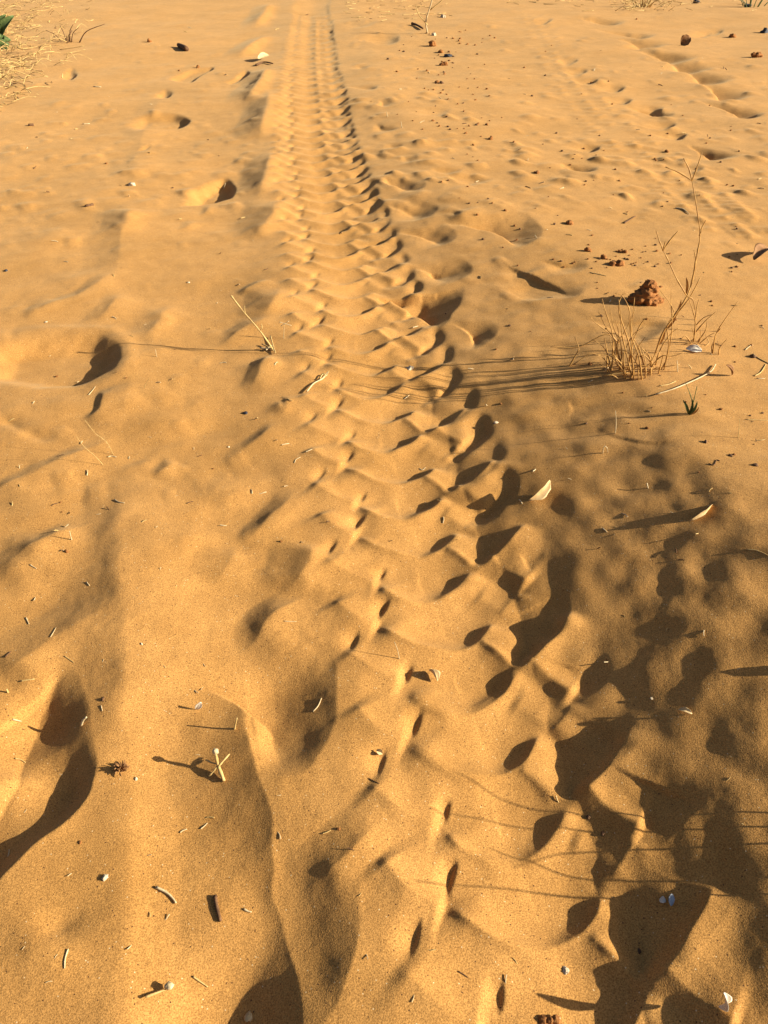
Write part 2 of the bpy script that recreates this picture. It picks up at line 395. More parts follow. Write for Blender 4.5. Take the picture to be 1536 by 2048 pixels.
# trampled, wind-softened dents everywhere off the track
for i in range(1700):
    yy = random.uniform(-60, 1150) if i < 700 else random.uniform(0, 480); xx = random.uniform(-150, 1700)
    s_, t_ = xy2st(flat(xx, yy))
    if -.16 < t_ < .34: continue
    c = flat(xx, yy); sz = random.uniform(.014, .045); a = random.uniform(.2, 1) * sz * (.15 if xx > 600 else .09) * (2.0 if yy < 420 else 1) * (.22 if yy > 640 and t_ > .3 else 1)
    an = random.uniform(.2, .9); L = sz * random.uniform(.8, 2)
    v = np.array([math.cos(an), math.sin(an)]) * L
    ridge([c - v, c + v], a, sz * .6, sz * 1.6, t0=.4, t1=.4, px=False)
# fine roughness
Z += NEARMASK * .0008 * vnoise(X * 8, Y * 9, 77) * sst(.36, .46, T) * sst(2.4, 1.4, Y)
Z += NEARMASK * (.0007 * vnoise(X * 22, Y * 22, 21) + (.00030 * vnoise(X * 60, Y * 60, 22) + .00010 * vnoise(X * 140, Y * 140, 29)) * (.55 + .9 * np.clip(vnoise(X * 5, Y * 5, 31) + .3, 0, 1)) + .00004 * vnoise(X * 140, Y * 140, 23))
for _ in range(2):
    Z[1:-1] = .25 * Z[:-2] + .5 * Z[1:-1] + .25 * Z[2:]
    Z[:, 1:-1] = .25 * Z[:, :-2] + .5 * Z[:, 1:-1] + .25 * Z[:, 2:]
Z *= NEARMASK * (1 - sst(9, 13, np.maximum(np.abs(X), np.abs(Y))))
Z -= .0005 * np.maximum(np.abs(Y) - 14, 0) * 0

def hz(x, y): return sample(Z, x, y)
def G(x, y, h=0.0):
    """the place on the sand seen at photo pixel x, y; h metres above the sand"""
    z = 0.0
    for _ in range(6):
        p = flat(x, y, z + h); z = hz(p[0], p[1])
    return Vector((p[0], p[1], z + h))

# ------------------------------------------------------------------ node helpers
def mat(name):
    m = bpy.data.materials.new(name); m.use_nodes = True
    nt = m.node_tree; b = nt.nodes["Principled BSDF"]
    b.inputs["Roughness"].default_value = .85; b.inputs["Specular IOR Level"].default_value = .2
    return m, nt, b
def N(nt, t, **kw):
    n = nt.nodes.new(t)
    for k_, v in kw.items(): setattr(n, k_, v)
    return n
def ramp(nt, src, stops):
    r = N(nt, "ShaderNodeValToRGB"); nt.links.new(src, r.inputs[0])
    e = r.color_ramp.elements
    while len(e) < len(stops): e.new(.5)
    for q, (p, c) in zip(e, stops): q.position = p; q.color = (*c, 1)
    return r.outputs[0]
def noise_tex(nt, scale, detail=3, rough=.5, coord=None):
    n = N(nt, "ShaderNodeTexNoise"); n.inputs["Scale"].default_value = scale; n.inputs["Detail"].default_value = detail; n.inputs["Roughness"].default_value = rough
    if coord: nt.links.new(coord, n.inputs["Vector"])
    return n
def mix(nt, a, b, fac, mode='MIX'):
    m = N(nt, "ShaderNodeMix", data_type='RGBA', blend_type=mode)
    for s_, v in ((m.inputs[0], fac), (m.inputs[6], a), (m.inputs[7], b)):
        if hasattr(v, "links") or isinstance(v, bpy.types.NodeSocket): nt.links.new(v, s_)
        else: s_.default_value = v if not isinstance(v, tuple) else (*v, 1)
    return m.outputs[2]

def sand_material():
    m, nt, b = mat("sand")
    co = N(nt, "ShaderNodeTexCoord").outputs["Object"]
    big = noise_tex(nt, 3.0, 4, .55, co); fine = noise_tex(nt, 560, 2, .6, co)
    base = ramp(nt, big.outputs[0], [(.3, (.372, .184, .049)), (.7, (.450, .228, .068))])
    patch = ramp(nt, noise_tex(nt, 17, 5, .65, co).outputs[0], [(.3, (.90, .885, .86)), (.7, (1.09, 1.10, 1.12))]); base = mix(nt, base, patch, 1.0, 'MULTIPLY')
    grain = ramp(nt, fine.outputs[0], [(.30, (.56, .53, .50)), (.5, (.97, .97, .97)), (.70, (1.36, 1.38, 1.42))])
    c = mix(nt, base, grain, 1.0, 'MULTIPLY')
    vo = N(nt, "ShaderNodeTexVoronoi"); vo.inputs["Scale"].default_value = 330; nt.links.new(co, vo.inputs["Vector"])
    sepc = N(nt, "ShaderNodeSeparateColor"); nt.links.new(vo.outputs["Color"], sepc.inputs[0])
    def gate(sock, th, dist):
        a = N(nt, "ShaderNodeMath", operation='GREATER_THAN'); nt.links.new(sock, a.inputs[0]); a.inputs[1].default_value = th
        d_ = N(nt, "ShaderNodeMath", operation='LESS_THAN'); nt.links.new(vo.outputs["Distance"], d_.inputs[0]); d_.inputs[1].default_value = dist
        q = N(nt, "ShaderNodeMath", operation='MULTIPLY'); nt.links.new(a.outputs[0], q.inputs[0]); nt.links.new(d_.outputs[0], q.inputs[1]); return q.outputs[0]
    c = mix(nt, c, (.62, .45, .25), gate(sepc.outputs[0], .98, .28))
    c = mix(nt, c, (.10, .045, .018), gate(sepc.outputs[1], .975, .33))
    nt.links.new(c, b.inputs["Base Color"])
    b.inputs["Roughness"].default_value = .9; b.inputs["Specular IOR Level"].default_value = .12
    b.inputs["Sheen Weight"].default_value = .11; b.inputs["Sheen Roughness"].default_value = .45; b.inputs["Sheen Tint"].default_value = (1, .80, .50, 1)
    n2 = noise_tex(nt, 160, 3, .6, co)
    b1 = N(nt, "ShaderNodeBump"); b1.inputs["Strength"].default_value = 1; b1.inputs["Distance"].default_value = .00045
    nt.links.new(fine.outputs[0], b1.inputs["Height"])
    b2 = N(nt, "ShaderNodeBump"); b2.inputs["Strength"].default_value = 1; b2.inputs["Distance"].default_value = .00035
    nt.links.new(n2.outputs[0], b2.inputs["Height"]); nt.links.new(b2.outputs[0], b1.inputs["Normal"])
    nt.links.new(b1.outputs[0], b.inputs["Normal"])
    return m
M_SAND = sand_material()

# ------------------------------------------------------------------ the ground sheet
nr, nc = X.shape
me = bpy.data.meshes.new("ground")
co = np.stack([X, Y, Z], -1).reshape(-1, 3).astype(np.float32)
idx = np.arange(nr * nc).reshape(nr, nc)
q = np.stack([idx[:-1, :-1], idx[:-1, 1:], idx[1:, 1:], idx[1:, :-1]], -1).reshape(-1, 4).astype(np.int32)
me.vertices.add(len(co)); me.vertices.foreach_set("co", co.ravel())
me.loops.add(q.size); me.loops.foreach_set("vertex_index", q.ravel())
me.polygons.add(len(q)); me.polygons.foreach_set("loop_start", np.arange(0, q.size, 4, dtype=np.int32))
me.polygons.foreach_set("use_smooth", np.ones(len(q), bool))
me.update(); me.validate()
me.materials.append(M_SAND)
ground = bpy.data.objects.new("ground", me); ground["kind"] = "structure"; COL.objects.link(ground)

# ------------------------------------------------------------------ things lying on the sand
def V(x, y, Yw):
    d = ray(x, y); t = Yw / d[1]
    return Vector((d[0] * t, Yw, H + d[2] * t))
def simple_mat(name, cols, scale=120, rough=.8, bump=.0, spec=.25, trans=0.0, stretch=None):
    m, nt, b = mat(name)
    co = N(nt, "ShaderNodeTexCoord").outputs["Object"]
    n = noise_tex(nt, scale, 4, .6, co)
    k_ = len(cols)
    nt.links.new(ramp(nt, n.outputs[0], [(.28 + .44 * i / max(k_ - 1, 1), c) for i, c in enumerate(cols)]), b.inputs["Base Color"])
    b.inputs["Roughness"].default_value = rough; b.inputs["Specular IOR Level"].default_value = spec
    if bump:
        bp = N(nt, "ShaderNodeBump"); bp.inputs["Distance"].default_value = bump; nt.links.new(n.outputs[0], bp.inputs["Height"]); nt.links.new(bp.outputs[0], b.inputs["Normal"])
    if trans:
        b.inputs["Transmission Weight"].default_value = trans
    return m
M_STRAW = simple_mat("straw", [(.34, .20, .065), (.58, .42, .17)], 90, .6)
M_GOLD = simple_mat("golden_grass", [(.26, .12, .028), (.50, .29, .085)], 60, .6)
M_PALE = simple_mat("bleached_straw", [(.36, .26, .13), (.58, .46, .28)], 120, .6)
M_BROWN = simple_mat("brown_twig", [(.055, .026, .012), (.16, .08, .035)], 90, .8, .0006)
M_CLOD = simple_mat("red_clod", [(.16, .060, .016), (.32, .135, .038)], 70, .95, .0025)
M_DARK = simple_mat("dark_stone", [(.012, .013, .018), (.05, .05, .06)], 60, .7, .001)
M_WHITE = simple_mat("white_stone", [(.36, .27, .17), (.60, .50, .36)], 130, .7, .0008)
M_LEAF = simple_mat("dry_leaf", [(.40, .25, .10), (.62, .46, .25)], 50, .7, .0006)
M_LEAFD = simple_mat("brown_leaf", [(.14, .062, .022), (.30, .15, .055)], 40, .75, .0006)
M_GREEN = simple_mat("green_leaf", [(.045, .07, .02), (.11, .15, .045)], 60, .6)
M_PETAL = simple_mat("white_petal", [(.50, .42, .33), (.70, .63, .52)], 60, .6)
M_BLUE = simple_mat("grey_blue_flake", [(.20, .22, .25), (.34, .36, .39)], 120, .35, 0, .5)
LABELS = {}
def tag(o, label, cat, group=None, kind=None):
    o["label"] = label; o["category"] = cat
    if group: o["group"] = group
    if kind: o["kind"] = kind
    LABELS.setdefault(label, []).append(o.name)
    return o
def obj(name, bm, m, parent=None, smooth=True, loc=None):
    me_ = bpy.data.meshes.new(name)
    if loc is not None:
        for v in bm.verts: v.co -= loc
    bm.normal_update(); bm.to_mesh(me_); bm.free()
    if smooth: me_.polygons.foreach_set("use_smooth", np.ones(len(me_.polygons), bool))
    me_.materials.append(m)
    o = bpy.data.objects.new(name, me_); COL.objects.link(o)
    if loc is not None: o.location = loc
    if parent: o.parent = parent
    return o
def empty(name, loc):
    o = bpy.data.objects.new(name, None); COL.objects.link(o); o.location = loc; o.empty_display_size = .02; return o
def curve_pts(P, n=4):
    return [Vector(p) for p in smooth_poly(np.array([list(p) for p in P]), n)] if len(P) > 2 else [P[0].lerp(P[1], i / 3) for i in range(4)]
def tube(bm, P, r0, r1, sides=6, flat_=1.0, knots=0):
    P = curve_pts(P); rings = []; n = len(P)
    for i, p in enumerate(P):
        t = (P[min(i + 1, n - 1)] - P[max(i - 1, 0)]).normalized()
        a = t.cross(Vector((0, 0, 1)));
        if a.length < .1: a = t.cross(Vector((1, 0, 0)))
        a.normalize(); b = t.cross(a)
        r = r0 + (r1 - r0) * i / (n - 1)
        if knots and i % knots == knots // 2: r *= 1.35
        r *= random.uniform(.9, 1.1)
        rings.append([bm.verts.new(p + a * math.cos(6.2832 * k_ / sides) * r + b * math.sin(6.2832 * k_ / sides) * r * flat_) for k_ in range(sides)])
    for A, B in zip(rings, rings[1:]):
        for k_ in range(sides): bm.faces.new((A[k_], A[(k_ + 1) % sides], B[(k_ + 1) % sides], B[k_]))
    bm.faces.new(rings[0][::-1]); bm.faces.new(rings[-1])
def lump(bm, c, r, sq=(1, 1, 1), rough=.25, freq=1.6, sub=3, seed=0, facet=0):
    res = bmesh.ops.create_icosphere(bm, subdivisions=sub, radius=1)
    off = Vector((seed * 3.7, seed * 1.3, seed * 7.1))
    for v in res["verts"]:
        d = v.co.normalized()
        k_ = 1 + rough * (mnoise.noise(d * freq + off) + .5 * mnoise.noise(d * freq * 2.6 + off) + .28 * mnoise.noise(d * freq * 6 + off))
        if facet:
            q_ = mnoise.cell(d * facet + off); k_ *= 1 + .12 * (q_ - .5)
        v.co = Vector((d.x * sq[0], d.y * sq[1], d.z * sq[2])) * r * k_ + c
def leaf_bm(base, tip, width, nrm, curl=.35, bend=.15, thick=.0007, nu=10, nv=6, jag=.06, seed=0):
    """a dry leaf: lens outline, midrib, curled edges, real thickness"""
    bm = bmesh.new(); ax = tip - base; L = ax.length; ax.normalize()
    nrm = (nrm - ax * nrm.dot(ax)).normalized(); sd_ = ax.cross(nrm); grid = []
    for i in range(nu + 1):
        u = i / nu; wd = width * math.pow(math.sin(math.pi * min(max(u * .94 + .03, 0), 1)), .75) * (1 + jag * mnoise.noise(Vector((u * 7, seed, 0))))
        row = []
        for j in range(-nv, nv + 1):
            s_ = j / nv; w_ = s_ * wd * .5
            up = curl * wd * s_ * s_ - bend * L * (2 * u - 1) ** 2 + .03 * wd * (abs(s_) < .01) + .05 * wd * mnoise.noise(Vector((u * 5, s_ * 2, seed)))
            row.append(base + ax * (u * L) + sd_ * w_ + nrm * (up + bend * L))
        grid.append(row)
    for side in (0, 1):
        vs_ = [[bm.verts.new(p + nrm * thick * side) for p in row] for row in grid]
        for i in range(nu):
            for j in range(2 * nv):
                f = (vs_[i][j], vs_[i + 1][j], vs_[i + 1][j + 1], vs_[i][j + 1]); bm.faces.new(f if side else f[::-1])
        if side == 0: low = vs_
        else:
            for i in range(nu):
                for j in (0, 2 * nv):
                    f = (low[i][j], low[i + 1][j], vs_[i + 1][j], vs_[i][j]); bm.faces.new(f if j == 0 else f[::-1])
            for i in (0, nu):
                for j in range(2 * nv):
                    f = (low[i][j], low[i][j + 1], vs_[i][j + 1], vs_[i][j]); bm.faces.new(f if i else f[::-1])
    bmesh.ops.recalc_face_normals(bm, faces=bm.faces)
    return bm
UPV = Vector((0, 0, 1))
def place_pts(pts, upright=False, h=0.0):
    P = []
    for i, p in enumerate(pts):
        if upright and i:
            P.append(V(p[0], p[1], P[0].y + (p[2] if len(p) > 2 else 0)))
        else: P.append(G(p[0], p[1], p[2] if len(p) > 2 else h))
    return P
def straw(label, pts, r=.0018, m=M_STRAW, upright=False, name="straw", cat="straw", r1=None, group=None, parent=None, h=None, knots=0, flat_=1.0):
    r *= .72
    P = place_pts(pts, upright, (.6 * r if h is None else h))
    if upright: P[0] = P[0] - UPV * .004
    bm = bmesh.new(); tube(bm, P, r, r * .55 if r1 is None else r1, 6, flat_, knots)
    o = obj(name, bm, m, parent, loc=P[0].copy() if parent is None else None)
    if label: tag(o, label, cat, group)
    return o
def stone(label, x, y, r, m=M_WHITE, name="pebble", cat="pebble", sq=(1, .85, .65), rough=.3, sub=3, h=None, group=None, freq=1.6, facet=0):
    r *= .85; rough = .55; sq = (1, random.uniform(.6, .9), random.uniform(.45, .7)); c = G(x, y, r * .12 if h is None else h); bm = bmesh.new(); lump(bm, Vector((0, 0, 0)), r, sq, rough, freq, sub, seed=random.random() * 30, facet=facet)
    o = obj(name, bm, m); o.location = c; o.rotation_euler.z = random.uniform(0, 6)
    if label: tag(o, label, cat, group)
    return o
def leaf(label, b, t, width, m=M_LEAF, nrm=(0, 0, 1), upright=False, curl=.35, bend=.12, name="dry_leaf", cat="leaf", h=.001, jag=.14):
    P = place_pts([b, t], upright, h)
    o = obj(name, leaf_bm(P[0], P[1], width, Vector(nrm), curl, bend, jag=jag, seed=random.random() * 9), m, loc=P[0].copy()); tag(o, label, cat); return o

# --- the dry grass tuft at the right --------------------------------------------
C6 = lambda pts: [(1024 + p[0] / 3, 512 + p[1] / 3) + tuple(p[2:]) for p in pts]
def tuft(label, base_px, stems, r=.0017, m=M_GOLD, name="grass_tuft", cat="grass", conv=C6):
    b0 = G(*base_px); root = empty(name, b0); tag(root, label, cat)
    for i, st in enumerate(stems):
        st = conv(st); P = [G(st[0][0], st[0][1], -.003)]; y0 = P[0].y; dy = random.uniform(-.02, .02)
        for k_, p in enumerate(st[1:]): P.append(V(p[0], p[1], y0 + dy * (k_ + 1) / len(st)))
        bm = bmesh.new(); tube(bm, [p - b0 for p in P], r * random.uniform(.8, 1.25), r * .35, 5, knots=5)
        o = obj("stem", bm, m); o.parent = root
    return root
main_stems = [
    [(600, 650), (605, 480), (560, 330), (540, 255)], [(640, 700), (660, 560), (610, 430), (588, 305)],
    [(730, 745), (718, 560), (712, 400), (700, 310), (662, 240), (618, 222)], [(735, 720), (700, 520), (640, 330), (660, 238), (694, 224)],
    [(690, 690), (735, 490), (785, 390), (816, 368)], [(660, 690), (620, 520), (560, 420), (520, 335)],
    [(650, 650), (600, 490), (500, 400), (466, 362)], [(640, 520), (560, 470), (400, 545), (230, 545)],
    [(780, 745), (760, 600), (715, 480), (700, 350)], [(700, 700), (715, 560), (720, 420), (735, 250)],
    [(800, 740), (800, 640), (780, 560)], [(620, 640), (640, 520), (690, 430), (740, 320)], [(860, 660), (890, 560), (950, 470), (1000, 430)],
    [(590, 700), (610, 600), (640, 480), (620, 380)], [(600, 690), (560, 560), (480, 500)], [(760, 750), (750, 650), (700, 580), (640, 560)],
    [(680, 690), (670, 600), (720, 480), (800, 420)], [(830, 720), (840, 660), (900, 600), (960, 600), (1030, 580)],
    [(890, 690), (930, 610), (960, 440), (955, 300), (955, 196)], [(910, 690), (940, 540), (930, 420), (970, 330), (890, 208)],
    [(560, 720), (640, 690), (700, 660)], [(640, 740), (600, 715), (540, 720)], [(850, 660), (800, 600), (760, 600)],
    [(705, 745), (740, 670), (810, 660), (850, 690)], [(770, 700), (830, 640), (870, 560)], [(690, 720), (650, 640), (590, 600), (480, 590)],
    [(720, 730), (690, 600), (660, 470), (650, 330), (640, 260)], [(650, 700), (655, 600), (640, 480), (540, 460)]]
for _ in range(20):
    bx = random.uniform(560, 900); by = random.uniform(640, 745); lean = random.gauss(0, 85); hh = random.uniform(40, 190)
    main_stems.append([(bx, by), (bx + lean * .4, by - hh * .55), (bx + lean + random.gauss(0, 15), by - hh)])
tuft("bushy golden dry grass tuft with many fine stalks, right of the tyre track", (1290, 745), main_stems)
tall = [[(1311, 706), (1324, 669), (1341, 642), (1374, 592), (1387, 549), (1394, 509), (1400, 470), (1394, 420), (1384, 361)],
        [(1372, 590), (1352, 555), (1337, 522), (1326, 500)], [(1326, 500), (1318, 480), (1312, 461)], [(1326, 500), (1342, 478), (1357, 461)],
        [(1384, 361), (1394, 335), (1404, 305)], [(1384, 361), (1378, 338), (1367, 317)], [(1384, 361), (1358, 345), (1331, 334)],
        [(1399, 472), (1404, 455), (1412, 440)], [(1387, 549), (1391, 520), (1388, 500)], [(1341, 642), (1376, 600), (1400, 556)],
        [(1326, 502), (1329, 490), (1331, 482)], [(1374, 592), (1386, 600), (1390, 620)]]
b0 = G(1311, 706); root = empty("grass_plant", b0); tag(root, "tallest dry grass stalk, thin and forked at the top, rising behind the bushy tuft", "grass")
for st in tall:
    P = [V(p[0], p[1], b0.y + .00 + .0003 * (706 - p[1]) * .3) for p in st]
    bm = bmesh.new(); tube(bm, [p - b0 for p in P], .0024 if len(st) > 5 else .0017, .0010, 6, knots=6); o = obj("stem", bm, M_GOLD); o.parent = root
for px0, py0, px1, py1 in [(1330, 660, 1352, 632), (1318, 690, 1330, 655), (1345, 640, 1362, 600), (1371, 590, 1372, 555)]:
    bm = leaf_bm(V(px0, py0, b0.y + .02) - b0, V(px1, py1, b0.y + .03) - b0, .007, Vector((.3, -1, .3)), .5, .05); o = obj("leaf_blade", bm, M_GOLD); o.parent = root
tuft("small sparse dry grass clump behind the white petal, right of the bushy tuft", (1388, 685),
     [[(1090, 520), (1100, 400), (1085, 330), (1060, 255)], [(1100, 420), (1150, 370), (1210, 348)], [(1100, 460), (1160, 390), (1230, 328)],
      [(1110, 520), (1160, 450), (1170, 395)], [(1080, 530), (1040, 480), (1010, 505)], [(1120, 530), (1180, 480), (1220, 460)], [(1100, 540), (1130, 500), (1130, 440)],
      [(1060, 530), (1090, 490), (1080, 430)], [(1100, 390), (1110, 300), (1125, 250)], [(1130, 545), (1090, 520), (1030, 530)], [(1150, 545), (1180, 520), (1160, 470)]])
tuft("single slanting dry grass stalk right of the white petal", (1426, 709), [[(1205, 590), (1220, 480), (1270, 390), (1355, 272)], [(1230, 460), (1250, 430), (1230, 410)], [(1205, 590), (1198, 550), (1205, 520)]])
tuft("short two-pronged dry grass sprig beside the slanting stalk", (1438, 710), [[(1240, 597), (1246, 550), (1290, 497)], [(1243, 590), (1245, 550), (1234, 512)]])
tuft("dry stalk bent over the sand left of the bushy tuft", (1137, 735), [[(340, 668), (385, 590), (400, 550), (375, 485)], [(340, 668), (400, 630), (470, 585), (530, 598)], [(395, 555), (410, 590), (430, 605)]])
sp_ = tuft("little green grass sprout standing below the bushy tuft", (1378, 829), [[(1062, 950), (1080, 880), (1065, 820), (1040, 760)], [(1070, 950), (1090, 870), (1110, 780)]], r=.0014, m=M_GREEN, name="grass_sprout")
for a, b_ in [((1376, 828), (1366, 800)), ((1378, 829), (1394, 803)), ((1380, 829), (1398, 812)), ((1377, 828), (1370, 812)), ((1378, 828), (1384, 798))]:
    b1_ = G(*a); o = obj("leaf_blade", leaf_bm(b1_ - sp_.location, V(b_[0], b_[1], b1_.y + .004) - sp_.location, .006, Vector((.2, -1, .2)), .5, .1), M_GREEN if b_[0] != 1398 else M_GOLD); o.parent = sp_
# grass that stands just outside the right edge and throws its shadows into the picture
for lab, bx, by, n_, hh in [("dry grass tuft beyond the right edge, its thin shadows crossing the near bank", 1800, 1640, 3, .13), ("dry grass tuft near the lower right corner", 1830, 1770, 2, .12)]:
    b0 = G(bx, by); root = empty("grass_tuft", b0); tag(root, lab, "grass")
    for i in range(n_):
        a_ = random.gauss(0, .035); c_ = random.gauss(0, .03); h_ = hh * random.uniform(.6, 1.2)
        bm = bmesh.new(); tube(bm, [Vector((a_ * .3, c_ * .3, -.003)), Vector((a_ * .6, c_ * .6, h_ * .5)), Vector((a_ * 1.5, c_ * 1.2, h_))], .0013, .0006, 5, knots=5)
        o = obj("stem", bm, M_GOLD); o.parent = root

# --- clods ------------------------------------------------------------------------
c = G(1287, 604); bm = bmesh.new()
for dx, dy, dz, r, s_ in [(0, 0, .014, .034, 1), (.010, .004, .036, .024, 2), (.008, .002, .052, .017, 3), (-.024, -.004, .010, .022, 4), (.030, -.006, .008, .020, 5), (.012, -.016, .010, .022, 6), (.045, .0, .004, .012, 7)]:
    lump(bm, Vector((dx, dy, dz)), r, (1, .9, .72), .38, 1.9, 4, s_)
o = obj("dirt_clod", bm, M_CLOD); o.location = c; tag(o, "large crumbly red-brown dirt clod in stacked layers behind the grass tuft", "clod")
for lab, x, y, r in [("red-brown dirt clod with a pointed top, alone on pale sand above the grass", 1139, 446, .021), ("flat crumbly clod at the left end of the row of red clods", 1177, 501, .017),
                     ("middle clod in the row of red clods above the large clod", 1205, 516, .014), ("tall crumbly clod directly above the large layered clod", 1236, 528, .024),
                     ("small clod at the right end of the row of red clods", 1248, 504, .012), ("rusty clod near the right edge at the top of the picture", 1516, 112, .055), ("flat rusty clod above the rusty clod at the right edge", 1463, 73, .045),
                     ("rusty dirt clod at the foot of the pale dry stalk", 864, 90, .045), ("rusty clod just below the blue-black stone", 887, 129, .032), ("crumbled rusty clod between the stalk and the blue-black stone", 880, 104, .035),
                     ("dark clod half buried at the bottom edge of the picture", 1100, 2036, .011)]:
    r *= .72; c = G(x, y, r * .2); bm = bmesh.new()
    for q_ in range(4): lump(bm, Vector((random.gauss(0, r * .45), random.gauss(0, r * .3), random.uniform(0, r * .4) * (q_ < 2))), r * random.uniform(.45, .85), (1, .9, .75), .4, 2.0, 3, random.random() * 40)
    o = obj("dirt_clod", bm, M_CLOD); o.location = c; tag(o, lab, "clod")

# --- stones, chips, shells ----------------------------------------------------------
for lab, x, y, r, m_ in [
    ("small white knobbly stone on the sand left of the upper round footprint", 264, 369, .020, M_WHITE), ("cream chip with a ragged edge in the grass shadow on the track", 820, 737, .012, M_WHITE),
    ("small blue-black stone on bare sand left of the track", 491, 826, .0075, M_DARK), ("blue-black stone beside the rusty clods at the top", 896, 112, .034, M_DARK),
    ("dark stone on the top edge, left of the other dark stones at upper right", 1392, 5, .05, M_DARK), ("dark stone on the top edge near the upper right corner", 1495, 13, .045, M_DARK), ("dark stone at the right edge below the corner", 1529, 64, .05, M_DARK),
    ("lone white angular pebble near the bottom left", 210, 1755, .0055, M_WHITE), ("round brown pebble beside a short upright straw at left", 133, 1103, .0055, M_CLOD),
    ("white grain-like pebble in the dark hollows at lower right", 1303, 1397, .003, M_WHITE), ("tiny white pebble in the middle of the left foreground", 283, 1288, .0028, M_WHITE),
    ("dark pebble above a short straw at the left footprint", 206, 1398, .004, M_BROWN), ("small greyish pebble at the left edge above the big footprint", 12, 541, .009, M_DARK),
    ("cream pebble with a small shadow left of the standing dry leaf", 992, 845, .006, M_WHITE), ("pale chip with a dark shadow on the near tread at bottom", 1131, 1940, .005, M_WHITE),
    ("pale chip at the bottom edge left of centre", 497, 2034, .006, M_LEAF), ("pale round crumb right of the brown seed head", 272, 1558, .003, M_WHITE),
    ("dark brown pebble under the tall grass stalk's shadow line", 1019, 651, .006, M_BROWN), ("dark pebble on the bank right of the green sprout", 1461, 911, .0055, M_BROWN), ("dark pebble nearest the right edge below the sprout", 1511, 930, .006, M_BROWN),
    ("dark pebble just under the green sprout at right", 1411, 884, .006, M_BROWN), ("dark crumb in the ridge of the near tread, upper of two", 1177, 1634, .0035, M_BROWN), ("dark crumb in the ridge of the near tread, lower of two", 1206, 1667, .004, M_BROWN),
    ("dark crumb on the near sand left of the lowest shadow hollow", 1279, 1902, .0035, M_BROWN), ("rust-brown crumb alone in the hollow left of the tread", 677, 1658, .0032, M_CLOD), ("dark crumb low at left below the big shadowed footprint", 160, 1685, .003, M_CLOD),
    ("bright white speck of stone by the thin streak left of the track", 457, 894, .003, M_WHITE), ("white crumb above the big left footprint", 92, 644, .005, M_WHITE), ("white crumb near the top of the curved twig's shadow", 377, 565, .005, M_WHITE),
    ("pale lump of crust beside the foot of the dry stalk", 868, 70, .028, M_WHITE), ("pale flat stone on sand right of the dry stalk", 886, 34, .035, M_WHITE)]:
    stone(lab, x, y, r, m_)
leaf("translucent white petal-like chip lying beside a grey-blue flake at lower right", (1319, 1800), (1332, 1804), .009, M_PETAL, curl=.2, bend=.1, name="petal", cat="petal")
leaf("grey-blue flake lying against a white chip at lower right", (1342, 1812), (1344, 1788), .007, M_BLUE, nrm=(-.3, -.5, .8), curl=.1, bend=.04, name="flake", cat="flake", h=.003)
leaf("white petal lying in front of the small grass clump", (1372, 697), (1404, 702), .020, M_PETAL, nrm=(.1, -.6, .8), curl=.15, bend=.1, name="petal", cat="petal", h=.004)
leaf("pale four-sided chip standing on the bright left ridge", (392, 1418), (402, 1404), .010, M_PETAL, nrm=(.4, -.7, .6), upright=True, curl=.1, bend=.03, name="bark_chip", cat="chip")
# --- leaves ---------------------------------------------------------------------------
leaf("dry leaf standing on edge with a pale curled rim and long dark shadow, mid right", (1057, 1001), (1099, 960, .030), .023, M_LEAF, nrm=(.55, -.6, .35), upright=True, curl=.42, bend=.10, jag=.3)
leaf("pale folded dry leaf standing on the crest of the right bank", (1379, 1041), (1424, 1010, .028), .027, M_LEAF, nrm=(.6, -.7, .35), upright=True, curl=.28, bend=.14, jag=.35)
leaf("small curled pale leaf with a round shadow in the middle of the tread", (858, 1341), (874, 1362), .015, M_LEAF, nrm=(.7, -.3, .5), curl=.5, bend=.1, h=.006)
leaf("narrow dull leaf lying in the shade among the hollows at right", (1356, 1420), (1384, 1428), .009, M_LEAF, curl=.3)
leaf("torn whitish leaf scrap by the big shadow at the lower right corner", (1436, 2012), (1447, 1985), .012, M_PETAL, nrm=(.6, -.5, .4), upright=True, curl=.4)
leaf("small brown leaf with its shadow beside it, below the slanting stalk", (1463, 750), (1452, 730), .014, M_LEAFD, nrm=(.6, -.4, .6), upright=True, curl=.4)
leaf("dark dead leaf at the right edge above the grass", (1508, 520), (1540, 500), .05, M_LEAFD, nrm=(-.3, -.3, .9), curl=.3, h=.012)
leaf("rust-coloured leaf standing on the sand at the upper right", (1362, 90), (1381, 74), .085, M_LEAFD, nrm=(-.3, -.9, .4), upright=True, curl=.3)
leaf("pale crumpled leaf with a dark twig below it, left of the far track", (516, 118), (537, 110), .05, M_LEAF, nrm=(.3, -.5, .8), curl=.2, bend=.05, h=.02)
leaf("leaf beyond the right edge that throws a pointed shadow into the picture", (1592, 1336), (1596, 1322), .018, M_LEAF, nrm=(1, -.3, .2), upright=True)
leaf("crumpled pale chip in the middle of the near tread", (753, 1500), (765, 1508), .008, M_LEAF, nrm=(.4, -.6, .6), curl=.5, h=.003)
